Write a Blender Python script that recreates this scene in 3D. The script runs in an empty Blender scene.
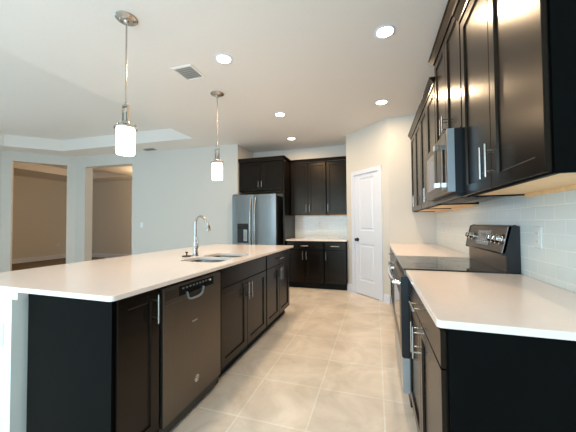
import bpy, bmesh, math, random
from mathutils import Vector, Matrix
from mathutils.geometry import tessellate_polygon

S = bpy.context.scene
COL = S.collection
random.seed(4)
PI = math.pi

# ------------------------------------------------------------------ camera
YAW, PITCH, ROLL = math.radians(-17.565), math.radians(1.461), math.radians(-0.409)
fw = Vector((math.sin(YAW) * math.cos(PITCH), math.cos(YAW) * math.cos(PITCH), math.sin(PITCH)))
rt = Vector((math.cos(YAW), -math.sin(YAW), 0))
up = rt.cross(fw)
rt, up = rt * math.cos(ROLL) + up * math.sin(ROLL), -rt * math.sin(ROLL) + up * math.cos(ROLL)
cam_data = bpy.data.cameras.new('camera')
cam = bpy.data.objects.new('camera', cam_data)
COL.objects.link(cam)
cam.matrix_world = Matrix(((rt.x, up.x, -fw.x, -.834), (rt.y, up.y, -fw.y, -1.011), (rt.z, up.z, -fw.z, 1.228), (0, 0, 0, 1)))
cam_data.sensor_width = 36
cam_data.lens = 277.632 / 576 * 36
cam_data.clip_start = .02
S.camera = cam

# ------------------------------------------------------------------ world, daylight, exposure
S.view_settings.view_transform = 'Standard'
S.view_settings.look = 'None'
S.view_settings.gamma = 1
S.view_settings.use_curve_mapping = False
S.view_settings.exposure = -0.44
S.cycles.use_denoising = True
S.cycles.max_bounces = 10
S.cycles.diffuse_bounces = 6
S.cycles.sample_clamp_indirect = 6
world = bpy.data.worlds.new('world')
S.world = world
world.use_nodes = True
bg = world.node_tree.nodes['Background']
bg.inputs[0].default_value = (.72, .86, 1, 1)
bg.inputs[1].default_value = 1.5


def area_light(name, loc, direction, sx, sy, power, color):
    d = bpy.data.lights.new(name, 'AREA')
    d.shape = 'RECTANGLE'
    d.size, d.size_y = sx, sy
    d.energy = power
    d.color = color
    o = bpy.data.objects.new(name, d)
    COL.objects.link(o)
    o.location = loc
    o.rotation_euler = Vector(direction).to_track_quat('-Z', 'Y').to_euler()
    return o


DAY = (.50, .80, 1)
area_light('daylight_patio_door', (-2.7, -3.08, 1.25), (0, 1, 0), 4.0, 2.2, 205, DAY)
area_light('daylight_fill_left', (-8.46, -.4, 1.45), (1, 0, 0), 3.2, 1.6, 60, DAY)  # unseen left window, added as second daylight for the living side
CAN_POWER, PENDANT_POWER, REAR_FILL_POWER = 19, 5, 135
WARM = (1, .72, .44)

# ------------------------------------------------------------------ materials


def new_mat(name):
    m = bpy.data.materials.new(name)
    m.use_nodes = True
    nt = m.node_tree
    return m, nt, nt.nodes['Principled BSDF']


def add(nt, kind, **kw):
    n = nt.nodes.new(kind)
    for k, v in kw.items():
        setattr(n, k, v)
    return n


def noise_bump(nt, b, scale, strength, stretch=(1, 1, 1), dist=.002, detail=3):
    tc = add(nt, 'ShaderNodeTexCoord')
    mp = add(nt, 'ShaderNodeMapping')
    mp.inputs['Scale'].default_value = stretch
    no = add(nt, 'ShaderNodeTexNoise')
    no.inputs['Scale'].default_value = scale
    no.inputs['Detail'].default_value = detail
    bu = add(nt, 'ShaderNodeBump')
    bu.inputs['Strength'].default_value = strength
    bu.inputs['Distance'].default_value = dist
    nt.links.new(tc.outputs['Object'], mp.inputs[0])
    nt.links.new(mp.outputs[0], no.inputs['Vector'])
    nt.links.new(no.outputs['Fac'], bu.inputs['Height'])
    nt.links.new(bu.outputs[0], b.inputs['Normal'])
    return no


def noise_color(nt, b, no, c0, c1, p0=.35, p1=.65):
    r = add(nt, 'ShaderNodeValToRGB')
    r.color_ramp.elements[0].position = p0
    r.color_ramp.elements[1].position = p1
    r.color_ramp.elements[0].color = (*c0, 1)
    r.color_ramp.elements[1].color = (*c1, 1)
    nt.links.new(no.outputs['Fac'], r.inputs[0])
    nt.links.new(r.outputs[0], b.inputs['Base Color'])
    return r


def simple(name, color, rough=.5, metal=0, spec=.5, bump=None, vary=.06, scale=8, stretch=(1, 1, 1), coat=0):
    m, nt, b = new_mat(name)
    b.inputs['Roughness'].default_value = rough
    b.inputs['Metallic'].default_value = metal
    b.inputs['Specular IOR Level'].default_value = spec
    b.inputs['Coat Weight'].default_value = coat
    no = noise_bump(nt, b, scale, bump or 0.0, stretch)
    noise_color(nt, b, no, [c * (1 - vary) for c in color], [min(1, c * (1 + vary)) for c in color])
    return m


def emissive(name, color, strength):
    m, nt, b = new_mat(name)
    b.inputs['Base Color'].default_value = (.9, .88, .85, 1)
    b.inputs['Emission Color'].default_value = (*color, 1)
    b.inputs['Emission Strength'].default_value = strength
    return m


M = {}
M['wall'] = simple('wall_paint', (.67, .65, .605), .6, bump=.08, vary=.01, scale=140, spec=.3)
M['ceiling'] = simple('ceiling_texture', (.83, .79, .745), .75, bump=.35, vary=.01, scale=55, spec=.2)
M['trim'] = simple('white_trim_paint', (.75, .80, .90), .35, bump=.02, vary=.01, scale=40)
M['counter'] = simple('white_quartz', (.92, .80, .735), .14, vary=.012, scale=60)
M['espresso'] = simple('espresso_wood', (.0045, .003, .0024), .26, bump=.02, vary=.12, scale=9, stretch=(12, 12, 1), spec=.28)
M['espresso'].node_tree.nodes['Principled BSDF'].inputs['Specular Tint'].default_value = (1, .84, .68, 1)
M['panel'] = simple('dark_laminate_panel', (.0015, .002, .002), .45, vary=.2, scale=6, spec=.07)
M['kick'] = simple('dark_toe_kick', (.005, .005, .0045), .6, vary=.1, spec=.2)
M['maple'] = simple('maple_cabinet_bottom', (.88, .62, .34), .5, bump=.05, vary=.10, scale=6, stretch=(1, 12, 1))
M['slate_daylit'] = simple('slate_daylit_metal', (.225, .238, .24), .36, metal=.85, vary=.03, scale=90, stretch=(1, 1, .05), bump=.03)  # same slate finish, colour made bluer and lighter for the window light
M['slate'] = simple('slate_warm_lit_metal', (.145, .122, .100), .36, metal=.85, vary=.03, scale=90, stretch=(1, 1, .05), bump=.03)  # same slate finish, colour browned for the warm reflections on it
M['slate_dark'] = simple('dark_slate_casing', (.012, .013, .015), .38, metal=.2, vary=.05)
M['slate_light'] = simple('grey_slate_edge', (.46, .50, .52), .34, metal=.7, vary=.03)
M['nickel'] = simple('brushed_nickel', (.50, .47, .43), .27, metal=1, vary=.03, scale=60, stretch=(1, 1, .1))
M['steel'] = simple('stainless_steel', (.18, .16, .135), .25, metal=1, vary=.04, scale=50, stretch=(.1, 1, 1))
M['chrome'] = simple('polished_chrome', (.80, .80, .80), .10, metal=1, vary=.01)
M['blackglass'] = simple('black_glass', (.012, .013, .014), .06, vary=.05, spec=.6)
M['black'] = simple('black_plastic', (.010, .010, .010), .35, vary=.1)
M['display'] = simple('grey_display_glass', (.17, .175, .165), .12, vary=.05)
M['plate'] = simple('white_plastic', (.76, .78, .76), .3, vary=.01)
M['plate_tile'] = simple('pale_plate', (.74, .78, .76), .25, vary=.01)
M['wallwhite'] = simple('white_wall_paint', (.84, .84, .78), .55, vary=.01)
M['vent_grey'] = simple('grey_vent_paint', (.36, .35, .33), .5)
M['carpet'] = simple('brown_carpet', (.20, .16, .11), .95, bump=.4, vary=.15, scale=220)
M['can'] = emissive('can_lens', (1, .90, .78), 14)
M['shade'] = emissive('lit_glass_shade', (1, .97, .93), 5.5)


def tile_mat(name, axes, off, w, h, mortar, cols, grout, rough, offset, bump, noise=None):
    m, nt, b = new_mat(name)
    b.inputs['Roughness'].default_value = rough
    tc = add(nt, 'ShaderNodeTexCoord')
    sp = add(nt, 'ShaderNodeSeparateXYZ')
    cb = add(nt, 'ShaderNodeCombineXYZ')
    nt.links.new(tc.outputs['Object'], sp.inputs[0])
    for i, (a, o) in enumerate(zip(axes, off)):
        ad = add(nt, 'ShaderNodeMath', operation='SUBTRACT')
        ad.inputs[1].default_value = o
        nt.links.new(sp.outputs[a], ad.inputs[0])
        nt.links.new(ad.outputs[0], cb.inputs[i])
    br = add(nt, 'ShaderNodeTexBrick', offset=offset, squash=1)
    br.inputs['Scale'].default_value = 1
    br.inputs['Brick Width'].default_value = w
    br.inputs['Row Height'].default_value = h
    br.inputs['Mortar Size'].default_value = mortar
    br.inputs['Mortar Smooth'].default_value = .15
    br.inputs['Color1'].default_value = (*cols[0], 1)
    br.inputs['Color2'].default_value = (*cols[1], 1)
    br.inputs['Mortar'].default_value = (*grout, 1)
    nt.links.new(cb.outputs[0], br.inputs['Vector'])
    src = br.outputs['Color']
    if noise:
        no = add(nt, 'ShaderNodeTexNoise')
        no.inputs['Scale'].default_value = noise[0]
        no.inputs['Detail'].default_value = 6
        no.inputs['Roughness'].default_value = .62
        no.inputs['Distortion'].default_value = .6
        nt.links.new(tc.outputs['Object'], no.inputs['Vector'])
        rp = add(nt, 'ShaderNodeValToRGB')
        rp.color_ramp.elements[0].position = .34
        rp.color_ramp.elements[1].position = .66
        rp.color_ramp.elements[0].color = (*noise[1], 1)
        rp.color_ramp.elements[1].color = (*noise[2], 1)
        nt.links.new(no.outputs['Fac'], rp.inputs[0])
        mx = add(nt, 'ShaderNodeMix', data_type='RGBA', blend_type='MULTIPLY')
        mx.inputs[0].default_value = 1
        nt.links.new(src, mx.inputs[6])
        nt.links.new(rp.outputs[0], mx.inputs[7])
        src = mx.outputs[2]
    nt.links.new(src, b.inputs['Base Color'])
    bu = add(nt, 'ShaderNodeBump', invert=True)
    bu.inputs['Strength'].default_value = bump
    bu.inputs['Distance'].default_value = .003
    nt.links.new(br.outputs['Fac'], bu.inputs['Height'])
    nt.links.new(bu.outputs[0], b.inputs['Normal'])
    return m


M['floor'] = tile_mat('stone_look_floor_tile', ('X', 'Y'), (-1.693 - .446 * 40, .608 - .446 * 40), .446, .446, .006,
                      ((.93, .835, .73), (.88, .79, .69)), (1, .96, .88), .30, 0, .4, (2.9, (.74, .72, .69), (1, 1, 1)))
M['tile_right'] = tile_mat('pale_glass_subway_tile', ('Y', 'Z'), (.83 - .165 * 40, 1.307 - .0722 * 40), .165, .0722, .0028,
                           ((.74, .80, .79), (.71, .78, .775)), (.88, .90, .88), .12, .5, .5)
M['tile_back'] = tile_mat('pale_glass_subway_tile_far', ('X', 'Z'), (-10, 1.307 - .0722 * 40), .165, .0722, .0028,
                          ((.74, .80, .79), (.71, .78, .775)), (.88, .90, .88), .12, .5, .5)

# ------------------------------------------------------------------ object helpers
ORG = {}


def NB():
    return bmesh.new()


def obj(name, bm, mat, parent=None, kind=None, smooth=False, bevel=0, loc=None):
    """link a bmesh (world coordinates) as one object; children are stored relative to the thing's base"""
    o_ = ORG.get(parent.name, Vector()) if parent else Vector(loc or (0, 0, 0))
    bmesh.ops.remove_doubles(bm, verts=bm.verts, dist=1e-6)
    bmesh.ops.recalc_face_normals(bm, faces=bm.faces)
    bmesh.ops.translate(bm, verts=bm.verts, vec=-o_)
    me = bpy.data.meshes.new(name)
    bm.to_mesh(me)
    bm.free()
    o = bpy.data.objects.new(name, me)
    COL.objects.link(o)
    mats = mat if isinstance(mat, (list, tuple)) else [mat]
    for m in mats:
        me.materials.append(m)
    if smooth:
        for p in me.polygons:
            p.use_smooth = True
        me.set_sharp_from_angle(angle=math.radians(38))
    if bevel:
        b = o.modifiers.new('bevel', 'BEVEL')
        b.width = bevel
        b.segments = 2
        b.limit_method = 'ANGLE'
    if parent:
        o.parent = parent
        ORG[o.name] = ORG[parent.name]
    else:
        o.location = o_
        ORG[o.name] = o_
    if kind:
        o['kind'] = kind
    return o


def thing(name, loc, label, cat, group=None):
    o = bpy.data.objects.new(name, None)
    COL.objects.link(o)
    o.empty_display_size = .1
    o.location = loc
    ORG[o.name] = Vector(loc)
    o['label'] = label
    o['category'] = cat
    if group:
        o['group'] = group
    return o


def tag(o, label, cat, group=None):
    o['label'] = label
    o['category'] = cat
    if group:
        o['group'] = group
    return o


def copy_tree(o, parent=None):
    c = o.copy()
    COL.objects.link(c)
    if parent:
        c.parent = parent
    for ch in list(o.children):
        copy_tree(ch, c)
    return c


def box(bm, x0, x1, y0, y1, z0, z1, mi=0):
    vs = [bm.verts.new((x, y, z)) for x in (x0, x1) for y in (y0, y1) for z in (z0, z1)]
    for f in ((0, 1, 3, 2), (4, 6, 7, 5), (0, 4, 5, 1), (2, 3, 7, 6), (0, 2, 6, 4), (1, 5, 7, 3)):
        fc = bm.faces.new([vs[i] for i in f])
        fc.material_index = mi
    return bm


def prism(bm, poly, z0, z1):
    lo = [bm.verts.new((x, y, z0)) for x, y in poly]
    hi = [bm.verts.new((x, y, z1)) for x, y in poly]
    n = len(poly)
    bm.faces.new(lo[::-1])
    bm.faces.new(hi)
    for i in range(n):
        bm.faces.new((lo[i], lo[(i + 1) % n], hi[(i + 1) % n], hi[i]))
    return bm


def loft(bm, rings, cap0=True, cap1=True, closed=True):
    """rings: lists of points of equal length"""
    vr = [[bm.verts.new(p) for p in r] for r in rings]
    n = len(vr[0])
    for a, b in zip(vr, vr[1:]):
        for i in range(n if closed else n - 1):
            j = (i + 1) % n
            bm.faces.new((a[i], a[j], b[j], b[i]))
    if cap0:
        bm.faces.new(vr[0][::-1])
    if cap1:
        bm.faces.new(vr[-1])
    return bm


def tube(bm, pts, r, seg=12):
    pts = [Vector(p) for p in pts]
    rr = r if isinstance(r, (list, tuple)) else [r] * len(pts)
    rings = []
    t0 = (pts[1] - pts[0]).normalized()
    a = t0.orthogonal().normalized()
    for i, p in enumerate(pts):
        t = (pts[min(i + 1, len(pts) - 1)] - pts[max(i - 1, 0)]).normalized()
        a = (a - t * a.dot(t)).normalized()
        b = t.cross(a)
        rings.append([p + (a * math.cos(2 * PI * k / seg) + b * math.sin(2 * PI * k / seg)) * rr[i] for k in range(seg)])
    return loft(bm, rings)


def lathe(bm, prof, c, seg=28, cap0=True, cap1=True):
    cx, cy, cz = c
    rings = [[(cx + r * math.cos(2 * PI * k / seg), cy + r * math.sin(2 * PI * k / seg), cz + z) for k in range(seg)] for r, z in prof]
    return loft(bm, rings, cap0, cap1)


def flat(bm, outer, z, holes=()):
    loops = [[Vector((x, y, z)) for x, y in outer]] + [[Vector((x, y, z)) for x, y in h] for h in holes]
    vs = [bm.verts.new(p) for l in loops for p in l]
    for t in tessellate_polygon(loops):
        bm.faces.new([vs[i] for i in t])
    return bm


class Face:
    """a cabinet front: u along the face, n out of it, z up"""
    def __init__(s, o, u, n):
        s.o, s.u, s.n = Vector((*o, 0)), Vector((*u, 0)), Vector((*n, 0))

    def p(s, u, n, z):
        return s.o + s.u * u + s.n * n + Vector((0, 0, z))

    def box(s, bm, u0, u1, n0, n1, z0, z1):
        vs = [bm.verts.new(s.p(u, n, z)) for u in (u0, u1) for n in (n0, n1) for z in (z0, z1)]
        for f in ((0, 1, 3, 2), (4, 6, 7, 5), (0, 4, 5, 1), (2, 3, 7, 6), (0, 2, 6, 4), (1, 5, 7, 3)):
            bm.faces.new([vs[i] for i in f])
        return bm

    def rings(s, bm, u0, u1, z0, z1, prof, cap0=True):
        rs = []
        for ins, n in prof:
            rs.append([s.p(u0 + ins, n, z0 + ins), s.p(u1 - ins, n, z0 + ins), s.p(u1 - ins, n, z1 - ins), s.p(u0 + ins, n, z1 - ins)])
        return loft(bm, rs, cap0, True)

    def shaker(s, u0, u1, z0, z1, t=.019, st=.057):
        return s.rings(NB(), u0, u1, z0, z1, [(0, .001), (0, t - .002), (.002, t), (st, t), (st + .003, t - .009), (st + .008, t - .0105)])

    def slab(s, u0, u1, z0, z1, t=.019):
        return s.rings(NB(), u0, u1, z0, z1, [(0, .001), (0, t - .003), (.003, t)])

    def prof_u(s, bm, u0, u1, prof):
        """extrude an (n, z) outline along u"""
        return loft(bm, [[s.p(u, n, z) for n, z in prof] for u in (u0, u1)])

    def pull(s, u, z, half, vertical=True, n0=.019, out=.034, r=.0055):
        bm = NB()
        d = (0, half) if vertical else (half, 0)
        tube(bm, [s.p(u - d[0], n0 + out, z - d[1]), s.p(u + d[0], n0 + out, z + d[1])], r, 10)
        for k in (-.62, .62):
            tube(bm, [s.p(u + k * d[0], n0 - .002, z + k * d[1]), s.p(u + k * d[0], n0 + out, z + k * d[1])], r * .8, 8)
        return bm


GAP = .0025
FR = Face((-.62, 0), (0, 1), (-1, 0))          # right run, base
FU = Face((-.306, 0), (0, 1), (-1, 0))         # right run, uppers
FI = Face((-1.99, 0), (0, 1), (1, 0))          # island
FB = Face((0, 4.08), (1, 0), (0, -1))          # far wall, base
FBU = Face((0, 4.38), (1, 0), (0, -1))         # far wall, uppers
FRF = Face((0, 4.02), (1, 0), (0, -1))         # over the refrigerator


def add_door(th, F, u0, u1, z0, z1, hu, hz, half=.075, st=.057):
    d = obj('door', F.shaker(u0 + GAP, u1 - GAP, z0 + GAP, z1 - GAP, st=st), M['espresso'], th)
    obj('handle', F.pull(hu, hz, half), M['nickel'], d, smooth=True)
    return d


def add_drawer(th, F, u0, u1, z0, z1, half=.075, name='drawer', handle=True):
    d = obj(name, F.slab(u0 + GAP, u1 - GAP, z0 + GAP, z1 - GAP), M['espresso'], th)
    if handle:
        obj('handle', F.pull((u0 + u1) / 2, (z0 + z1) / 2, half, False), M['nickel'], d, smooth=True)
    return d


def base_cabinet(F, u0, u1, depth, label, group=None, doors=2, drawer='drawer', hside=0, kick=.055, zd=.722):
    """face frame base cabinet; drawer: 'drawer', 'false_front' or None"""
    c = F.p((u0 + u1) / 2, -depth / 2, 0)
    th = thing('base_cabinet', c, label, 'cabinet', group)
    bm = NB()
    if drawer == 'false_front':     # open box under the sink
        for a, b, n0, n1, z0, z1 in ((u0, u0 + .018, -depth, 0, .105, .889), (u1 - .018, u1, -depth, 0, .105, .889), (u0, u1, -depth, 0, .105, .123),
                                     (u0, u1, -depth, -depth + .012, .105, .889), (u0, u1, -.018, 0, .70, .889), (u0, u1, -.018, 0, .105, .15)):
            F.box(bm, a, b, n0, n1, z0, z1)
    else:
        F.box(bm, u0, u1, -depth, 0, .105, .889)
    obj('body', bm, M['panel'], th)
    bm = NB()
    F.box(bm, u0, u1, -depth + .02, -kick, 0, .105)
    obj('toe_kick', bm, M['kick'], th)
    m = .008
    ztop = .878
    zdoor = ztop
    if drawer:
        zdoor = zd
        add_drawer(th, F, u0 + m, u1 - m, zd, ztop, name=drawer, handle=(drawer == 'drawer'))
    mid = (u0 + u1) / 2
    hz = zdoor - .06 - .04
    if doors == 2:
        add_door(th, F, u0 + m, mid, .112, zdoor, mid - .034, hz)
        add_door(th, F, mid, u1 - m, .112, zdoor, mid + .034, hz)
    else:
        hu = u0 + m + .03 if hside < 0 else u1 - m - .045
        add_door(th, F, u0 + m, u1 - m, .112, zdoor, hu, hz)
    return th


def crown_bm(F, u0, u1, depth, z0, z1, left, right, out=.04):
    """crown moulding wrapped round the front and the free ends"""
    bm = NB()
    rs = []
    for d, z in ((0, z0), (.006, z0), (.008, z0 + .012), (out * .75, z1 - .016), (out, z1 - .010), (out, z1)):
        a, b = u0 - d * left, u1 + d * right
        rs.append([F.p(a, -depth, z), F.p(b, -depth, z), F.p(b, .019 + d, z), F.p(a, .019 + d, z)])
    return loft(bm, rs)


def wall_cabinet(F, u0, u1, depth, z0, z1, label, group=None, doors=2, hz=None, hside=-1, crown=None, under=True, half=.075, m=.006):
    c = F.p((u0 + u1) / 2, -depth / 2, z0)
    th = thing('wall_cabinet', c, label, 'cabinet', group)
    bm = NB()
    F.box(bm, u0, u1, -depth, 0, z0 + .014, z1)
    F.box(bm, u0, u1, -.019, 0, z0, z0 + .014)
    F.box(bm, u0, u0 + .012, -depth, -.019, z0, z0 + .014)
    F.box(bm, u1 - .012, u1, -depth, -.019, z0, z0 + .014)
    obj('body', bm, M['panel'], th)
    if under:
        bm = NB()
        F.box(bm, u0 + .012, u1 - .012, -depth, -.019, z0 + .008, z0 + .0135)
        F.box(bm, u0 + .012, u1 - .012, -depth, -depth + .016, z0 - .012, z0 + .008)
        obj('underside', bm, M['maple'], th)['label'] = 'unfinished pale maple underside'
    hz = hz or z0 + .125
    mid = (u0 + u1) / 2
    if doors == 2:
        add_door(th, F, u0 + m, mid, z0 + .004, z1 - .012, mid - .034, hz, half)
        add_door(th, F, mid, u1 - m, z0 + .004, z1 - .012, mid + .034, hz, half)
    else:
        add_door(th, F, u0 + m, u1 - m, z0 + .004, z1 - .012, (u0 + m + .03) if hside < 0 else (u1 - m - .03), hz, half)
    if crown:
        obj('crown_moulding', crown_bm(F, u0, u1, depth, z1 - .004, crown[0], crown[1], crown[2]), M['espresso'], th)
    return th


def outlet(o, u, n, label, group=None, toggle=False, plate='plate'):
    """wall plate centred at o, width along u, facing n"""
    o, u, n = Vector(o), Vector(u), Vector(n)
    F = Face((o.x, o.y), (u.x, u.y), (n.x, n.y))
    th = thing('switch_plate' if toggle else 'outlet_plate', o, label, 'switch' if toggle else 'outlet', group)
    z = o.z
    obj('cover_plate', F.rings(NB(), -.036, .036, z - .058, z + .058, [(0, .0005), (0, .004), (.004, .006)]), M[plate], th)
    if toggle:
        obj('rocker', F.rings(NB(), -.016, .016, z - .033, z + .033, [(0, .005), (0, .008), (.002, .009)]), M['trim'], th)
    else:
        for dz in (-.021, .021):
            s = obj('socket', F.rings(NB(), -.017, .017, z + dz - .014, z + dz + .014, [(0, .005), (0, .0075), (.001, .008)]), M[plate], th)
            bm = NB()
            for du in (-.006, .006):
                F.box(bm, du - .001, du + .001, .008, .0083, z + dz - .004, z + dz + .005)
            obj('slot', bm, M['black'], s)
    return th


# ------------------------------------------------------------------ room shell
ZC = 2.82
W2A, W2B, W1C = (-3.457, 3.955), (-7.57, 3.70), (-8.37, 2.74)
PA, PB = (-1.338, 4.144), (-.639, 3.445)     # pantry corner door wall
YBACK = 4.70

bm = NB()
flat(bm, [(-8.5, -3.12), (.12, -3.12), (.12, 4.82), (-3.5, 4.82), (-3.5, 4.1), (-7.6, 3.82), (-8.5, 2.8)], 0)
obj('floor', bm, M['floor'], kind='structure')
bm = NB()
flat(bm, [(-12, 2.6), (-8.45, 2.6), (-8.45, 2.75), (-7.62, 3.83), (-3.5, 4.08), (-3.5, 7), (-12, 7)], .002)
obj('floor_rear_room', bm, M['carpet'], kind='structure')

tray = [(-4.05, -2.2), (-4.07, 3.35), (-7.26, 3.21), (-7.93, 2.55), (-7.93, -2.2)]
rear_tray = [(-10.4, 3.3), (-8.55, 3.9), (-8.45, 6.1), (-10.4, 6.1)]
bm = NB()
flat(bm, [(-12.1, -3.12), (.12, -3.12), (.12, 7), (-12.1, 7)], ZC, [tray, rear_tray])
for poly, h in ((tray, .235), (rear_tray, .22)):
    loft(bm, [[(x, y, ZC) for x, y in poly], [(x, y, ZC + h) for x, y in poly]], False, True)
flat(bm, [(-12.1, -3.12), (.12, -3.12), (.12, 7), (-12.1, 7)], ZC + .5)
obj('ceiling', bm, M['ceiling'], kind='structure')


def wall(name, segs, bmx=None):
    bm = bmx or NB()
    for poly, z0, z1 in segs:
        prism(bm, poly, z0, z1)
    return obj(name, bm, M['wall'], kind='structure')


def strip(a, b, t0, t1, w, off=0):
    """plan quad along a->b between parameters t0..t1, thickness w to the left-hand side of a->b"""
    a, b = Vector(a), Vector(b)
    d = (b - a)
    n = Vector((-d.y, d.x)).normalized()
    return [tuple(a + d * t0 + n * off), tuple(a + d * t1 + n * off), tuple(a + d * t1 + n * (off + w)), tuple(a + d * t0 + n * (off + w))]


wall('wall_right', [([(0, -3.12), (.12, -3.12), (.12, 4.82), (0, 4.82)], 0, ZC)])
wall('wall_pantry_front', [([(-.639, 3.445), (0, 3.445), (0, 3.545), (-.6, 3.545)], 0, ZC)])
L = math.hypot(PB[0] - PA[0], PB[1] - PA[1])
# pantry wall with the door opening (u from PA along the wall)
OP0, OP1, OPH = .205, .785, 2.06
wall('wall_pantry_angled', [(strip(PA, PB, 0, OP0 / L, .10), 0, ZC), (strip(PA, PB, OP0 / L, OP1 / L, .10), OPH, ZC), (strip(PA, PB, OP1 / L, 1, .10), 0, ZC),
                            ([PA, (PA[0] + .07, PA[1] + .07), (PA[0] + .07, YBACK), (PA[0], YBACK)], 0, ZC)])
wall('wall_back', [([(-3.457, YBACK), (0, YBACK), (0, YBACK + .12), (-3.457, YBACK + .12)], 0, ZC)])
wall('wall_alcove_side', [([(-3.6, 3.96), (-3.457, 3.955), (-3.457, YBACK + .12), (-3.6, YBACK + .12)], 0, ZC)])
tt = lambda x: (W2A[0] - x) / (W2A[0] - W2B[0])
wall('wall_living_back', [(strip(W2A, W2B, 0, tt(-5.98), -.19), 0, ZC), (strip(W2A, W2B, tt(-5.98), tt(-7.29), -.19), 2.575, ZC), (strip(W2A, W2B, tt(-7.29), 1, -.19), 0, ZC)])
t1 = lambda x: (W2B[0] - x) / (W2B[0] - W1C[0])
wall('wall_living_angled', [(strip(W2B, W1C, 0, t1(-7.675), -.12), 0, ZC), (strip(W2B, W1C, t1(-7.675), t1(-8.27), -.12), 2.61, ZC), (strip(W2B, W1C, t1(-8.27), 1, -.12), 0, ZC)])
# left wall with an unseen side window added for fill daylight, wall behind with a patio door
wall('wall_left', [([(-8.49, 1.2), (-8.37, 1.2), (-8.37, 2.74), (-8.49, 2.74)], 0, ZC), ([(-8.49, -2), (-8.37, -2), (-8.37, 1.2), (-8.49, 1.2)], 2.25, ZC),
                   ([(-8.49, -2), (-8.37, -2), (-8.37, 1.2), (-8.49, 1.2)], 0, .65), ([(-8.49, -3.12), (-8.37, -3.12), (-8.37, -2), (-8.49, -2)], 0, ZC)])
wall('wall_front', [([(-8.37, -3.12), (-4.7, -3.12), (-4.7, -3.0), (-8.37, -3.0)], 0, ZC), ([(-4.7, -3.12), (-.7, -3.12), (-.7, -3.0), (-4.7, -3.0)], 2.36, ZC),
                    ([(-.7, -3.12), (0, -3.12), (0, -3.0), (-.7, -3.0)], 0, ZC)])
wall('wall_rear_room', [([(-11.92, 2.6), (-11.8, 2.6), (-11.8, 6.87), (-11.92, 6.87)], 0, ZC), ([(-11.8, 6.75), (-3.5, 6.75), (-3.5, 6.87), (-11.8, 6.87)], 0, ZC),
                        ([(-11.8, 2.6), (-8.45, 2.6), (-8.45, 2.72), (-11.8, 2.72)], 0, ZC), ([(-3.6, 4.82), (-3.48, 4.82), (-3.48, 6.75), (-3.6, 6.75)], 0, ZC)])
bm = NB()
for x in (-4.7, -3.42, -1.46):
    box(bm, x, x + .06, -3.07, -3.01, 0, 2.36)
box(bm, -4.7, -.7, -3.07, -3.01, 2.30, 2.36)
obj('door_2', bm, M['trim'], kind='structure')
bm = NB()
for y in (-2, -.43, 1.14):
    box(bm, -8.46, -8.40, y, y + .06, .65, 2.25)
box(bm, -8.46, -8.40, -2, 1.2, .65, .71)
box(bm, -8.46, -8.40, -2, 1.2, 2.19, 2.25)
obj('added_window_1', bm, M['trim'], kind='structure')


def baseboard(name, segs, h=.13, t=.014):
    bm = NB()
    for a, b, side in segs:
        a, b = Vector(a), Vector(b)
        n = Vector((-(b - a).y, (b - a).x)).normalized() * side
        prof = ((0, 0), (t, 0), (t, h - .02), (t * .5, h), (0, h))
        loft(bm, [[(*(p + n * d), z) for d, z in prof] for p in (a, b)])
    return obj(name, bm, M['trim'], kind='structure')


def PW(u, off=0):
    d = Vector((PB[0] - PA[0], PB[1] - PA[1])) / L
    n = Vector((-1, -1)).normalized()
    p = Vector(PA) + d * u + n * off
    return (p.x, p.y)


baseboard('baseboard_pantry', [(PW(0), PW(OP0 - .075), -1), (PW(OP1 + .075), PW(L), -1)])
baseboard('baseboard_living', [(W2A, (-5.98, 3.798), 1), ((-7.29, 3.717), W2B, 1)])
baseboard('baseboard_rear', [((-11.8, 2.72), (-11.8, 6.75), -1), ((-11.8, 6.75), (-3.6, 6.75), -1)], .15)

# pantry door, casing, knob, hinges
FP = Face(PA, ((PB[0] - PA[0]) / L, (PB[1] - PA[1]) / L), (-.70711, -.70711))
bm = NB()
cw = .062
for a, b in ((OP0 - cw, OP0 + .004), (OP1 - .004, OP1 + cw)):
    FP.prof_u(bm, a, b, [(0, 0), (.016, 0), (.016, OPH + cw), (0, OPH + cw)])
FP.box(bm, OP0 - cw, OP1 + cw, 0, .017, OPH - .004, OPH + cw)
FP.box(bm, OP0 - .001, OP0 + .012, -.10, 0, 0, OPH)
FP.box(bm, OP1 - .012, OP1 + .001, -.10, 0, 0, OPH)
FP.box(bm, OP0, OP1, -.10, 0, OPH - .012, OPH + .001)
obj('trim_1', bm, M['trim'], kind='structure')
D0, D1, DZ0, DZ1 = OP0 + .014, OP1 - .014, .012, OPH - .014
bm = NB()
st = .105
for a, b, c, d in ((D0, D0 + st, DZ0, DZ1), (D1 - st, D1, DZ0, DZ1), (D0 + st, D1 - st, DZ0, .245), (D0 + st, D1 - st, .865, 1.09), (D0 + st, D1 - st, 1.985, DZ1)):
    FP.box(bm, a, b, -.040, -.005, c, d)
for c, d in ((.245, .865), (1.09, 1.985)):
    FP.rings(bm, D0 + st, D1 - st, c, d, [(0, -.005), (.006, -.014), (.020, -.017), (.034, -.017), (.046, -.008), (.05, -.008)], cap0=False)
door = obj('door_1', bm, M['trim'], kind='structure')
bm = NB()
k0 = Vector(FP.p(D0 + .06, -.005, .935))
nn = FP.n
tube(bm, [k0, k0 + nn * .006, k0 + nn * .008, k0 + nn * .030, k0 + nn * .036, k0 + nn * .050, k0 + nn * .058, k0 + nn * .060],
     [.032, .032, .012, .011, .024, .028, .020, .004], 20)
kn = obj('door_knob', bm, M['black'], door, smooth=True)
kn['label'] = 'dark bronze door knob'
for z in (.26, 1.03, 1.80):
    bm = NB()
    tube(bm, [FP.p(D1 + .008, .0, z - .045), FP.p(D1 + .008, .0, z + .045)], .007, 10)
    obj('hinge', bm, M['nickel'], door, smooth=True)

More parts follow.
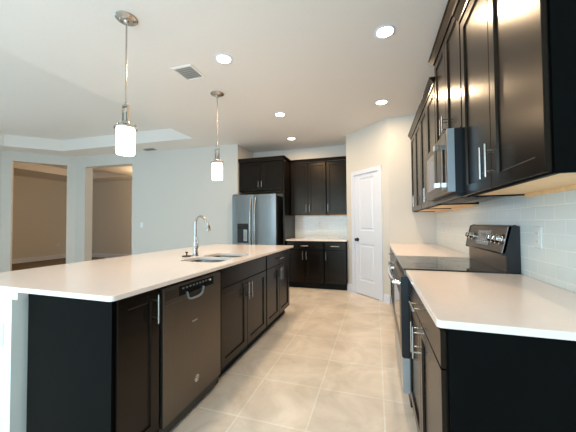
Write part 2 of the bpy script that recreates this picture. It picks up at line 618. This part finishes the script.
# backsplashes
bm = NB()
box(bm, -.007, 0, -.02, 3.445, .914, 1.80)
obj('backsplash_right', bm, M['tile_right'], kind='structure')
bm = NB()
box(bm, -2.48, -1.338, YBACK - .007, YBACK, .914, 1.40)
obj('backsplash_back', bm, M['tile_back'], kind='structure')

# half wall behind the island cabinets
bm = NB()
box(bm, -2.83, -2.605, -.08, .06, 0, .8895)
box(bm, -2.74, -2.605, .06, 2.70, 0, .8895)
box(bm, -2.605, -2.562, -.08, -.035, .85, .8895)
obj('wall_island', bm, M['wallwhite'], kind='structure')
baseboard('baseboard_island', [((-2.83, -.08), (-2.605, -.08), -1)])

# ------------------------------------------------------------------ island
th = base_cabinet(FI, -.032, .247, .56, 'narrow espresso island cabinet with one tall door, left of the dishwasher', doors=1, drawer=None, hside=1)
bm = NB()
box(bm, -2.55, -1.985, -.040, -.032, .0, .889)
obj('end_panel', bm, M['panel'], th)
bm = NB()
box(bm, -2.56, -2.55, -.03, 0, .0, .889)
obj('filler_strip', bm, M['kick'], th)
base_cabinet(FI, .862, 1.795, .56, 'espresso island sink cabinet with two doors under a plain false drawer front', drawer='false_front')
th = base_cabinet(FI, 1.797, 2.63, .56, 'espresso island cabinet with one drawer over two doors at the far end', drawer='drawer')


def counter(name, poly, label, sink=()):
    bm = NB()
    z0, z1, e = .890, .914, .003
    def shrink(pl, d):
        c = Vector((sum(p[0] for p in pl) / len(pl), sum(p[1] for p in pl) / len(pl)))
        return [(x - math.copysign(d, x - c.x), y - math.copysign(d, y - c.y)) for x, y in pl]
    outs = [(poly, z0), (poly, z1 - e), (shrink(poly, e * .3), z1 - e * .3), (shrink(poly, e), z1)]
    loft(bm, [[(x, y, z) for x, y in p] for p, z in outs], False, False)
    flat(bm, outs[-1][0], z1, sink)
    flat(bm, poly, z0, sink)
    for h in sink:
        loft(bm, [[(x, y, z0) for x, y in h], [(x, y, z1) for x, y in h]], False, False)
    o = obj(name, bm, M['counter'], loc=(poly[0][0], poly[0][1], z0))
    return tag(o, label, 'countertop')


def rrect(x0, x1, y0, y1, r, n=5):
    pts = []
    for cx, cy, a in ((x1 - r, y1 - r, 0), (x0 + r, y1 - r, 90), (x0 + r, y0 + r, 180), (x1 - r, y0 + r, 270)):
        for i in range(n + 1):
            t = math.radians(a + 90 * i / n)
            pts.append((cx + r * math.cos(t), cy + r * math.sin(t)))
    return pts


def rpoly(x0, x1, y0, y1, r):
    return rrect(x0, x1, y0, y1, r, 4)


BOWLS = [(-2.44, -2.055, .95, 1.255), (-2.44, -2.055, 1.285, 1.60)]
holes = [rrect(*b, .07) for b in BOWLS]
counter('countertop', rpoly(-3.216, -1.934, -.085, 2.724, .02), 'long white quartz countertop on the island with the double sink cut in', holes)
sk = thing('sink', (-2.25, 1.275, .70), 'double bowl stainless undermount sink set in the island countertop', 'sink')
for b in BOWLS:
    bm = NB()
    rs = []
    for ins, z, r in ((-.012, .8895, .075), (-.002, .8895, .072), (.0, .885, .07), (.012, .72, .06), (.03, .705, .05), (.09, .70, .04)):
        rs.append([(x, y, z) for x, y in rrect(b[0] + ins, b[1] - ins, b[2] + ins, b[3] - ins, r)])
    loft(bm, rs, False, True)
    bo = obj('bowl', bm, M['steel'], sk, smooth=True)
    bm = NB()
    lathe(bm, [(.045, .7005), (.045, .703), (.034, .7035), (.03, .701), (.004, .701)], ((b[0] + b[1]) / 2, (b[2] + b[3]) / 2, 0), 20)
    obj('drain', bm, M['chrome'], bo, smooth=True)

# faucet
fx, fy = -2.525, 1.315
fa = thing('faucet', (fx, fy, .914), 'tall brushed nickel gooseneck faucet with pull-down spray head by the sink', 'faucet')
bm = NB()
lathe(bm, [(.031, 0), (.031, .004), (.027, .010), (.0255, .05), (.022, .10), (.017, .16), (.0145, .20)], (fx, fy, .914), 24)
obj('body', bm, M['nickel'], fa, smooth=True)
bm = NB()
pts = [(fx, fy, 1.10), (fx, fy, 1.20)]
R = .072
dx, dy = math.cos(math.radians(-8)), math.sin(math.radians(-8))
for i in range(0, 15):
    a = math.radians(180 - 168 * i / 14)
    pts.append((fx + (R + R * math.cos(a)) * dx, fy + (R + R * math.cos(a)) * dy, 1.225 + R * math.sin(a)))
tube(bm, pts, .0125, 14)
obj('spout', bm, M['nickel'], fa, smooth=True)
e0, e1 = Vector(pts[-1]), Vector(pts[-2])
td = (e0 - e1).normalized()
bm = NB()
tube(bm, [e0 - td * .004, e0 + td * .012, e0 + td * .03, e0 + td * .065, e0 + td * .085, e0 + td * .088], [.0135, .0145, .0165, .021, .0225, .018], 16)
sh = obj('spray_head', bm, M['nickel'], fa, smooth=True)
bm = NB()
pb = e0 + td * .045 + Vector((dx * .017, dy * .017, 0))
tube(bm, [pb - td * .02, pb - td * .016, pb + td * .016, pb + td * .02], [.004, .008, .008, .004], 8)
obj('spray_button', bm, M['black'], sh, smooth=True)
bm = NB()
tube(bm, [(fx + .012, fy - .012, 1.00), (fx + .036, fy - .022, 1.00)], .016, 14)
hd = obj('handle_hub', bm, M['nickel'], fa, smooth=True)
bm = NB()
tube(bm, [(fx + .030, fy - .020, 1.0), (fx + .042, fy - .024, 1.03), (fx + .042, fy - .026, 1.07), (fx + .030, fy - .028, 1.105)], [.010, .009, .007, .0055], 10)
obj('lever', bm, M['nickel'], hd, smooth=True)

st_ = thing('sink_stopper', (-2.575, 1.25, .914), 'small black sink stopper with a knob, lying left of the faucet', 'stopper')
bm = NB()
lathe(bm, [(.042, 0), (.045, .004), (.042, .009), (.012, .012)], (-2.575, 1.25, .914), 22)
obj('disc', bm, M['black'], st_, smooth=True)
bm = NB()
lathe(bm, [(.006, .011), (.006, .03), (.013, .033), (.015, .040), (.010, .045), (.002, .046)], (-2.575, 1.25, .914), 16)
obj('knob', bm, M['black'], st_, smooth=True)

# dishwasher
FD = Face((-1.985, 0), (0, 1), (1, 0))
dw = thing('dishwasher', (-2.2, .555, 0), 'slate finish dishwasher built into the island beside the sink cabinet', 'dishwasher')
u0, u1 = .255, .855
bm = NB()
FD.box(bm, u0, u1, -.55, -.002, .03, .866)
obj('tub', bm, M['black'], dw)
bm = NB()
FD.box(bm, u0 + .005, u1 - .005, -.07, -.05, 0, .10)
obj('kick_plate', bm, M['kick'], dw)
dd = obj('door', FD.rings(NB(), u0 + .003, u1 - .003, .10, .7665, [(0, 0), (0, .020), (.001, .021)]), M['slate'], dw)
cp = obj('control_panel', FD.rings(NB(), u0 + .003, u1 - .003, .767, .866, [(0, 0), (0, .020), (.001, .021)]), M['slate'], dw)
bm = NB()
FD.rings(bm, u0 + .13, u1 - .10, .792, .852, [(0, .020), (0, .0215), (.002, .0225)])
ci = obj('control_strip', bm, M['blackglass'], cp)
for k in range(9):
    uu = u0 + .16 + k * .034
    obj('button', FD.rings(NB(), uu, uu + .018, .829, .840, [(0, .0222), (.001, .0238)]), M['display'], ci)
obj('badge_light', FD.rings(NB(), u1 - .15, u1 - .135, .825, .838, [(0, .0222), (.001, .024)]), M['plate'], ci)
bm = NB()
for k in range(9):
    for j in range(4):
        FD.box(bm, u0 + .02 + k * .013, u0 + .029 + k * .013, .0208, .0222, .797 + j * .013, .804 + j * .013)
obj('vent', bm, M['black'], cp)
# pocket handle with a curved lip
bm = NB()
hu = u0 + .285
prev = []
for k in range(13):
    t = -1 + 2 * k / 12
    prev.append((hu + .085 * t, .808 - .050 * math.sqrt(max(0, 1 - t ** 4))))
rs = [[FD.p(u, .0212, z) for u, z in prev], [FD.p(u, .034, z - .002) for u, z in prev], [FD.p(u, .036, z - .009) for u, z in prev], [FD.p(u, .0212, z - .012) for u, z in prev]]
vr = [[bm.verts.new(p) for p in r] for r in rs]
for a, b in ((0, 1), (1, 2), (2, 3), (3, 0)):
    for i in range(12):
        bm.faces.new((vr[a][i], vr[a][i + 1], vr[b][i + 1], vr[b][i]))
bm.faces.new([r[0] for r in vr])
bm.faces.new([r[-1] for r in vr][::-1])
obj('handle', bm, M['slate_light'], cp, smooth=True)
bm = NB()
top = [(u, .808) for u, _ in prev]
loft(bm, [[FD.p(u, .0216, z) for u, z in prev + top[::-1]], [FD.p(u, .0222, z) for u, z in prev + top[::-1]]])
obj('handle_pocket', bm, M['black'], cp)


def badge(F, u, n, z, r, parent):
    bm = NB()
    c = F.p(u, n, z)
    tube(bm, [c, c + F.n * .002], r, 24)
    b = obj('badge', bm, M['chrome'], parent, smooth=True)
    bm = NB()
    pts = [F.p(u + r * .78 * math.cos(a), n + .0022, z + r * .78 * math.sin(a)) for a in [2 * PI * k / 24 for k in range(25)]]
    tube(bm, pts, r * .06, 6)
    # two interlocked script loops
    for s in (-1, 1):
        pts = []
        for k in range(15):
            a = 1.7 * PI * k / 14 + .4
            pts.append(F.p(u + s * r * .27 + r * .24 * math.cos(a) * s, n + .0022, z + r * .38 * math.sin(a)))
        tube(bm, pts, r * .05, 6)
    obj('emblem', bm, M['slate_dark'], b, smooth=True)


badge(FD, .56, .021, .222, .022, dd)
bm = NB()
for k in range(7):
    FD.box(bm, .515 + k * .0075, .520 + k * .0075, .0208, .0218, .598, .606 + .003 * (k % 3 == 0))
obj('wordmark', bm, M['slate_light'], dd)

# ------------------------------------------------------------------ far wall: refrigerator, cabinets
fr = thing('refrigerator', (-3.037, 4.2, 0), 'slate French door refrigerator with water dispenser, in the alcove behind the island', 'refrigerator')
FF = Face((0, 3.86), (1, 0), (0, -1))
x0, x1 = -3.486, -2.589
bm = NB()
box(bm, x0 + .006, x1 - .006, 3.868, 4.62, .02, 1.75)
obj('cabinet_body', bm, M['slate_dark'], fr, bevel=.006)
bm = NB()
box(bm, x0 + .01, x1 - .01, 3.90, 4.55, 0, .03)
obj('base', bm, M['black'], fr)
xm = -3.037


def fridge_door(name, a, b, c, d):
    bm = NB()
    prof = []
    for k in range(9):
        t = k / 8
        bow = .010 * (1 - (2 * t - 1) ** 4)
        prof.append((a + (b - a) * t, .068 + bow))
    rs = []
    for z, e in ((c, .006), (c + .006, 0), (d - .006, 0), (d, .006)):
        rs.append([FF.p(a, 0, z)] + [FF.p(u, n - e, z) for u, n in prof] + [FF.p(b, 0, z)])
    loft(bm, rs)
    return obj(name, bm, M['slate_daylit'], fr, smooth=True)


dl = fridge_door('left_door', x0, xm - .003, .62, 1.775)
dr = fridge_door('right_door', xm + .003, x1, .62, 1.775)
fz = fridge_door('freezer_drawer', x0, x1, .04, .612)


def bow_handle(F, pts, r, stand):
    bm = NB()
    tube(bm, pts, r, 12)
    return bm


for s, d in ((-1, dl), (1, dr)):
    u = xm + s * .045
    pts = []
    for k in range(13):
        t = k / 12
        pts.append(FF.p(u, .082 + .05 * math.sin(PI * min(1, max(0, t))) ** .5, .74 + .97 * t))
    bm = NB()
    tube(bm, pts, .0135, 12)
    obj('handle', bm, M['nickel'], d, smooth=True)
bm = NB()
pts = [FF.p(x0 + .10 + .70 * k / 10, .082 + .05 * math.sin(PI * k / 10) ** .5, .54) for k in range(11)]
tube(bm, pts, .0135, 12)
obj('handle', bm, M['nickel'], fz, smooth=True)
# dispenser
bm = NB()
FF.rings(bm, x0 + .115, x0 + .345, .86, 1.225, [(0, .070), (0, .080), (.004, .0815)])
dp = obj('dispenser', bm, M['slate_dark'], dl)
bm = NB()
FF.rings(bm, x0 + .123, x0 + .337, 1.125, 1.217, [(0, .0805), (.002, .083)])
obj('dispenser_display', bm, M['blackglass'], dp)
bm = NB()
FF.rings(bm, x0 + .128, x0 + .225, .90, 1.11, [(0, .0805), (.001, .0825)])
obj('dispenser_recess', bm, M['black'], dp)
bm = NB()
FF.rings(bm, x0 + .245, x0 + .325, .89, 1.112, [(0, .0805), (.004, .090), (.016, .090), (.022, .083)])
pd = obj('paddle_frame', bm, M['slate_light'], dp)
bm = NB()
FF.box(bm, x0 + .272, x0 + .298, .0825, .094, .93, 1.07)
obj('paddle', bm, M['nickel'], pd)
badge(FF, -2.70, .0775, 1.712, .020, dr)
for u in (x0 + .05, x1 - .05):
    bm = NB()
    box(bm, u - .035, u + .035, 3.80, 3.93, 1.775, 1.79)
    obj('hinge_cover', bm, M['slate_dark'], fr)

th = wall_cabinet(FRF, -3.452, -2.514, .66, 1.86, 2.445, 'espresso two-door cabinet above the refrigerator', hz=1.99, crown=(2.515, 0, 1), half=.06, under=True)
bm = NB()
box(bm, -2.512, -2.482, 3.98, 4.69, 0, 2.44)
obj('side_panel', bm, M['espresso'], th)['label'] = 'full height espresso side panel reaching the floor'
wall_cabinet(FBU, -2.478, -1.752, .30, 1.385, 2.43, 'espresso two-door upper cabinet right of the refrigerator on the far wall', hz=1.52, crown=(2.495, 0, 0))
wall_cabinet(FBU, -1.750, -1.345, .30, 1.385, 2.43, 'espresso single-door upper cabinet next to the pantry corner on the far wall', doors=1, hz=1.52, hside=-1, crown=(2.495, 0, 0))
base_cabinet(FB, -2.478, -1.752, .58, 'espresso base cabinet with one drawer over two doors, beside the refrigerator panel')
base_cabinet(FB, -1.750, -1.345, .58, 'espresso base cabinet with one drawer over a single door, beside the pantry door wall', doors=1, hside=-1)
counter('countertop', rpoly(-2.48, -1.338, 4.045, 4.693, .004), 'short white quartz countertop on the far wall between refrigerator panel and pantry')
outlet((-1.956, YBACK - .007, 1.194), (1, 0, 0), (0, -1, 0), 'white outlet plate in the tiled far wall above the short countertop')

# ------------------------------------------------------------------ right run
RY0, RY1 = .985, 1.745
th = base_cabinet(FR, 0, RY0 - .004, .60, 'espresso base cabinet with drawer and two doors, nearest the camera on the right', zd=.75)
bm = NB()
box(bm, -.62, -.02, -.012, 0, 0, .889)
obj('end_panel', bm, M['panel'], th)
base_cabinet(FR, RY1 + .004, 2.58, .60, 'espresso base cabinet just beyond the range on the right')
base_cabinet(FR, 2.582, 3.435, .60, 'espresso base cabinet at the pantry end of the right wall, beyond the range')
counter('countertop', rpoly(-.652, -.008, -.012, RY0 - .003, .016), 'near white quartz countertop on the right, between camera and range')
counter('countertop', rpoly(-.652, -.008, RY1 + .003, 3.44, .004), 'far white quartz countertop on the right, between range and pantry wall')

wall_cabinet(FU, .05, .915, .298, 1.376, 2.455, 'large espresso two-door upper cabinet hanging nearest the camera on the right wall', crown=(2.515, 1, 0), hz=1.505)
wall_cabinet(FU, .917, 1.690, .298, 1.812, 2.615, 'tall-set espresso two-door cabinet above the microwave', crown=(2.675, 1, 1), hz=1.945, half=.06)
wall_cabinet(FU, 1.692, 2.535, .298, 1.376, 2.455, 'espresso two-door upper cabinet just beyond the microwave', crown=(2.515, 0, 0), hz=1.505)
wall_cabinet(FU, 2.537, 3.440, .298, 1.376, 2.455, 'espresso two-door upper cabinet at the pantry wall end on the right', crown=(2.515, 0, 0), hz=1.505)

# microwave
mw = thing('microwave', (-.2, 1.303, 1.40), 'slate over-the-range microwave hanging under the cabinet above the range', 'microwave')
my0, my1 = .921, 1.686
FM = Face((-.365, 0), (0, 1), (-1, 0))
bm = NB()
FM.box(bm, my0, my1, -.355, 0, 1.405, 1.808)
obj('casing', bm, M['slate_dark'], mw)
md = obj('door', FM.rings(NB(), my0, my1, 1.415, 1.808, [(0, .001), (0, .034), (.004, .040)]), M['slate'], mw)
ms = obj('door_edge', FM.rings(NB(), my0 - .001, my0 + .012, 1.415, 1.808, [(0, .001), (0, .0405), (.002, .041)]), M['slate_light'], md)
obj('window', FM.rings(NB(), my0 + .33, my1 - .05, 1.475, 1.755, [(0, .0385), (.003, .0405)]), M['blackglass'], md)
mp_ = obj('control_panel', FM.rings(NB(), my0 + .03, my0 + .17, 1.44, 1.785, [(0, .0385), (.002, .041)]), M['blackglass'], md)
bm = NB()
ha, hb = my0 + .20, my0 + .235
loft(bm, [[FM.p(ha, .066, z), FM.p(ha + .006, .074, z), FM.p(hb - .006, .074, z), FM.p(hb, .066, z), FM.p(hb - .006, .060, z), FM.p(ha + .006, .060, z)] for z in (1.465, 1.755)])
hn = obj('handle', bm, M['slate'], md, bevel=.002)
for z in (1.462, 1.722):
    bm = NB()
    FM.box(bm, ha - .004, hb + .004, .039, .0775, z, z + .036)
    obj('handle_bracket', bm, M['chrome'], hn, bevel=.003)
bm = NB()
FM.box(bm, my0 + .02, my1 - .02, -.30, -.01, 1.385, 1.404)
for k in range(14):
    FM.box(bm, my0 + .08 + k * .045, my0 + .105 + k * .045, -.20, -.05, 1.381, 1.385)
obj('vent_grille', bm, M['black'], mw)

# range
rg = thing('range', (-.33, (RY0 + RY1) / 2, 0), 'slate electric range with black glass top and tilted rear control panel', 'range')
FG = Face((-.635, 0), (0, 1), (-1, 0))
bm = NB()
FG.box(bm, RY0, RY1, -.61, 0, .02, .905)
obj('body', bm, M['slate_dark'], rg)
bm = NB()
for a in (RY0 + .05, RY1 - .05):
    for n in (-.05, -.55):
        tube(bm, [FG.p(a, n, 0), FG.p(a, n, .03)], .02, 12)
obj('leveling_feet', bm, M['black'], rg)
bm = NB()
FG.rings(bm, RY0, RY1, .34, .868, [(0, .002), (0, .042), (.005, .048)])
od = obj('oven_door', bm, [M['slate']], rg)
obj('door_side', FG.rings(NB(), RY0 - .0015, RY0 + .010, .34, .866, [(0, .003), (0, .046), (.002, .047)]), M['slate_dark'], od)
obj('oven_window', FG.rings(NB(), RY0 + .10, RY1 - .10, .45, .73, [(0, .0465), (.003, .049)]), M['blackglass'], od)
bm = NB()
hp = [FG.p(RY0 + .05, .047, .815)] + [FG.p(RY0 + .05 + .66 * k / 10, .088 + .014 * math.sin(PI * k / 10), .822) for k in range(11)] + [FG.p(RY1 - .05, .047, .815)]
tube(bm, hp, .014, 12)
obj('handle', bm, M['chrome'], od, smooth=True)
dr_ = obj('storage_drawer', FG.rings(NB(), RY0, RY1, .105, .332, [(0, .002), (0, .038), (.005, .044)]), M['slate_light'], rg)
bm = NB()
FG.box(bm, RY0 + .02, RY1 - .02, -.08, -.02, .02, .10)
obj('kick_plate', bm, M['black'], rg)
bm = NB()
FG.box(bm, RY0, RY1, .0, .028, .872, .912)
obj('front_rail', bm, M['slate'], rg, bevel=.004)
bm = NB()
FG.box(bm, RY0 - .001, RY1 + .001, -.56, .030, .912, .922)
ct = obj('cooktop', bm, M['blackglass'], rg, bevel=.003)
for a, n, r in ((RY0 + .19, -.14, .105), (RY0 + .57, -.14, .085), (RY0 + .19, -.41, .075), (RY0 + .57, -.41, .105)):
    bm = NB()
    c = FG.p(a, n, .922)
    lathe(bm, [(r - .003, .0002), (r - .003, .0005), (r, .0005), (r, .0002)], c, 40, False, False)
    obj('burner_ring', bm, M['display'], ct, smooth=True)
bm = NB()
FG.box(bm, RY0 + .03, RY1 - .03, -.60, -.555, .912, 1.03)
obj('riser', bm, M['slate'], rg)
# tilted control panel: side outline (n, z)
bm = NB()
side = [(-.625, .905), (-.625, 1.195), (-.600, 1.205), (-.575, 1.195), (-.535, 1.035), (-.548, 1.022), (-.585, 1.018), (-.585, .905)]
FG.prof_u(bm, RY0 + .022, RY1 - .012, side)
bgd = obj('backguard', bm, M['slate'], rg, bevel=.003)
for a in (RY0 + .019, RY1 - .019):
    bm = NB()
    FG.prof_u(bm, a, a + .009, [(-.626, .905), (-.626, 1.196), (-.600, 1.207), (-.570, 1.196), (-.5335, 1.034), (-.5365, 1.020), (-.560, 1.016), (-.560, .914)])
    obj('end_cap', bm, M['slate_dark'], bgd)
    bm = NB()
    FG.prof_u(bm, a - .001 if a < 1 else a, (a if a < 1 else a + .001) + .009, [(-.585, 1.196), (-.5690, 1.197), (-.5325, 1.034), (-.548, 1.034)])
    obj('edge_trim', bm, M['slate_light'], bgd)
# face of the panel: from (-.575,1.195) to (-.535,1.035)
pd_ = Vector((.04, -.16)).normalized()
pn = Vector((.16, .04)).normalized()


def PF(u, s, h):
    q = Vector((-.575, 1.195)) + pd_ * s + pn * h
    return FG.p(u, q.x, q.y)


def face_quad(u0, u1, s0, s1, h):
    bm = NB()
    loft(bm, [[PF(u0, s0, k), PF(u1, s0, k), PF(u1, s1, k), PF(u0, s1, k)] for k in (-.001, h)])
    return bm


dsp = obj('display', face_quad(RY0 + .27, RY0 + .52, .030, .135, .003), M['display'], bgd)
obj('clock_window', face_quad(RY0 + .35, RY0 + .44, .055, .08, .0038), M['blackglass'], dsp)
for k in range(5):
    for s in (.095, .110):
        obj('button', face_quad(RY0 + .285 + k * .043, RY0 + .305 + k * .043, s, s + .007, .0042), M['slate_light'], dsp)
for a in (RY0 + .085, RY0 + .155, RY0 + .225, RY1 - .075, RY1 - .145):
    bm = NB()
    tube(bm, [PF(a, .082, -.001), PF(a, .082, .006), PF(a, .082, .009), PF(a, .082, .030), PF(a, .082, .034)], [.031, .031, .025, .023, .018], 20)
    kb = obj('knob', bm, M['chrome'], bgd, smooth=True)
    bm = NB()
    loft(bm, [[PF(a - .003, .066, k), PF(a + .003, .066, k), PF(a + .003, .098, k), PF(a - .003, .098, k)] for k in (.033, .037)])
    obj('pointer', bm, M['slate_dark'], kb)

outlet((-.007, .81, 1.142), (0, 1, 0), (-1, 0, 0), 'white outlet plate in the right backsplash above the near countertop', plate='plate_tile')
outlet((-.007, 3.03, 1.16), (0, 1, 0), (-1, 0, 0), 'white outlet plate in the right backsplash beyond the range', plate='plate_tile')
outlet((-2.70, -.08, .665), (1, 0, 0), (0, -1, 0), 'white outlet plate on the end of the white half wall under the island top')
d = Vector((W2A[0] - W2B[0], W2A[1] - W2B[1])).normalized()
p = Vector(W2B) + d * 1.85
outlet((p.x, p.y, 1.21), (d.x, d.y, 0), (d.y, -d.x, 0), 'white switch plate on the pale wall right of the second doorway', toggle=True)
outlet((-11.8, 6.08, .50), (0, -1, 0), (1, 0, 0), 'white outlet plate low on the tan wall seen through the leftmost doorway')

# ------------------------------------------------------------------ ceiling fixtures


def light_child(kind, name, parent, offset, power, color, **kw):
    d = bpy.data.lights.new(name, kind)
    d.energy = power
    d.color = color
    for k, v in kw.items():
        setattr(d, k, v)
    o = bpy.data.objects.new(name, d)
    COL.objects.link(o)
    o.parent = parent
    o.location = offset
    return o


can = thing('recessed_light', (-.74, 1.411, ZC), 'x', 'ceiling light', 'recessed ceiling lights')
bm = NB()
lathe(bm, [(.088, 0), (.088, -.003), (.083, -.006), (.069, -.006), (.066, -.003), (.066, 0)], can.location, 36, False, False)
obj('trim_ring', bm, M['trim'], can, smooth=True)
bm = NB()
lathe(bm, [(.0665, -.0005), (.0665, -.003), (.05, -.0045), (.004, -.005)], can.location, 36, True, True)
obj('lens', bm, M['can'], can, smooth=True)
light_child('AREA', 'can_lamp', can, (0, 0, -.010), CAN_POWER, WARM, shape='DISK', size=.13)
cans = [((-.74, 1.411), 'glowing recessed ceiling light nearest the top right, above the right aisle'),
        ((-.74, 2.835), 'glowing recessed ceiling light in front of the pantry wall'),
        ((-2.215, 1.328), 'glowing recessed ceiling light beside the square air vent'),
        ((-2.15, 2.80), 'glowing recessed ceiling light right of the farther pendant'),
        ((-2.33, 3.966), 'glowing recessed ceiling light closest to the far cabinets')]
for i, ((x, y), lab) in enumerate(cans):
    o = can if i == 0 else copy_tree(can)
    o.location = (x, y, ZC)
    o['label'] = lab


def pendant(x, y):
    t = thing('pendant_light', (x, y, 1.75), 'x', 'pendant light', 'pendant lights over the island')
    bm = NB()
    lathe(bm, [(.078, ZC), (.080, ZC - .006), (.074, ZC - .012), (.052, ZC - .018), (.045, ZC - .026), (.024, ZC - .030), (.016, ZC - .045), (.006, ZC - .05)], (x, y, 0), 32)
    obj('canopy', bm, M['nickel'], t, smooth=True)
    bm = NB()
    tube(bm, [(x, y, 2.14), (x, y, ZC - .04)], .006, 10)
    obj('rod', bm, M['nickel'], t, smooth=True)
    bm = NB()
    # stirrup: two flat straps joined at the top
    box(bm, x - .027, x + .027, y - .010, y + .010, 2.128, 2.142)
    lathe(bm, [(.012, 2.140), (.012, 2.155), (.007, 2.165)], (x, y, 0), 14)
    for s in (-1, 1):
        box(bm, x + s * .025 - .0035, x + s * .025 + .0035, y - .010, y + .010, 1.99, 2.13)
    obj('stirrup', bm, M['nickel'], t)
    bm = NB()
    lathe(bm, [(.016, 2.085), (.016, 2.02), (.030, 2.012), (.036, 1.992), (.055, 1.985), (.079, 1.968), (.081, 1.957), (.070, 1.955)], (x, y, 0), 32)
    cap = obj('shade_cap', bm, M['nickel'], t, smooth=True)
    for k in range(3):
        a = 2 * PI * k / 3 + .5
        bm = NB()
        lathe(bm, [(.004, 1.965), (.008, 1.975), (.010, 1.984), (.007, 1.992), (.001, 1.995)], (x + .067 * math.cos(a), y + .067 * math.sin(a), 0), 12)
        obj('finial', bm, M['nickel'], cap, smooth=True)
    bm = NB()
    lathe(bm, [(.064, 1.956), (.065, 1.94), (.065, 1.782), (.063, 1.764), (.059, 1.761), (.059, 1.94)], (x, y, 0), 32, False, False)
    obj('glass_shade', bm, M['shade'], t, smooth=True)
    light_child('POINT', 'pendant_lamp', t, (0, 0, -.06), PENDANT_POWER, WARM, shadow_soft_size=.06)
    return t


p1 = pendant(-2.649, .624)
p1['label'] = 'lit pendant light with white glass shade, the nearer one over the island'
p2 = copy_tree(p1)
p2.location = (-2.667, 1.938, 1.75)
p2['label'] = 'lit pendant light with white glass shade, the farther one over the island'


def vent(cx, cy, sx, sy, label, nl, mat='ceiling'):
    t = thing('air_vent', (cx, cy, ZC), label, 'air vent')
    bm = NB()
    x0, x1, y0, y1 = cx - sx / 2, cx + sx / 2, cy - sy / 2, cy + sy / 2
    rs = []
    for e, z in ((0, ZC), (0, ZC - .005), (.006, ZC - .010), (.026, ZC - .010), (.030, ZC - .002)):
        rs.append([(x0 + e, y0 + e, z), (x1 - e, y0 + e, z), (x1 - e, y1 - e, z), (x0 + e, y1 - e, z)])
    loft(bm, rs, False, False)
    obj('frame', bm, M[mat], t)
    bm = NB()
    for k in range(nl):
        y = y0 + .035 + (sy - .07) * (k + .5) / nl
        w = (sy - .07) / nl * .27
        loft(bm, [[(x, y + w, ZC - .004), (x, y - w, ZC - .014), (x, y - w, ZC - .0125), (x, y + w, ZC - .0025)] for x in (x0 + .028, x1 - .028)])
    obj('louvers', bm, M[mat], t)
    bm = NB()
    box(bm, x0 + .026, x1 - .026, y0 + .026, y1 - .026, ZC - .002, ZC - .0005)
    obj('backing', bm, M['vent_grey'], t)
    return t


vent(-2.69, 1.432, .25, .27, 'square white air vent in the ceiling left of a recessed light', 6)
vent(-5.40, 3.70, .26, .14, 'small air vent in the ceiling strip beyond the tray, near the back wall', 4, 'vent_grey')

# added fill lamp to brighten the rear room, out of sight of the doorways
t = thing('added_ceiling_light', (-7.15, 5.7, ZC), 'round flush ceiling light added unseen to brighten the room behind the doorways', 'ceiling light')
bm = NB()
lathe(bm, [(.17, 0), (.17, -.02), (.14, -.07), (.06, -.10), (.004, -.105)], (-7.15, 5.7, ZC), 28)
obj('glass_dome', bm, M['shade'], t, smooth=True)
light_child('POINT', 'rear_fill_lamp', t, (0, 0, -.16), REAR_FILL_POWER, (1, .69, .40), shadow_soft_size=.1)
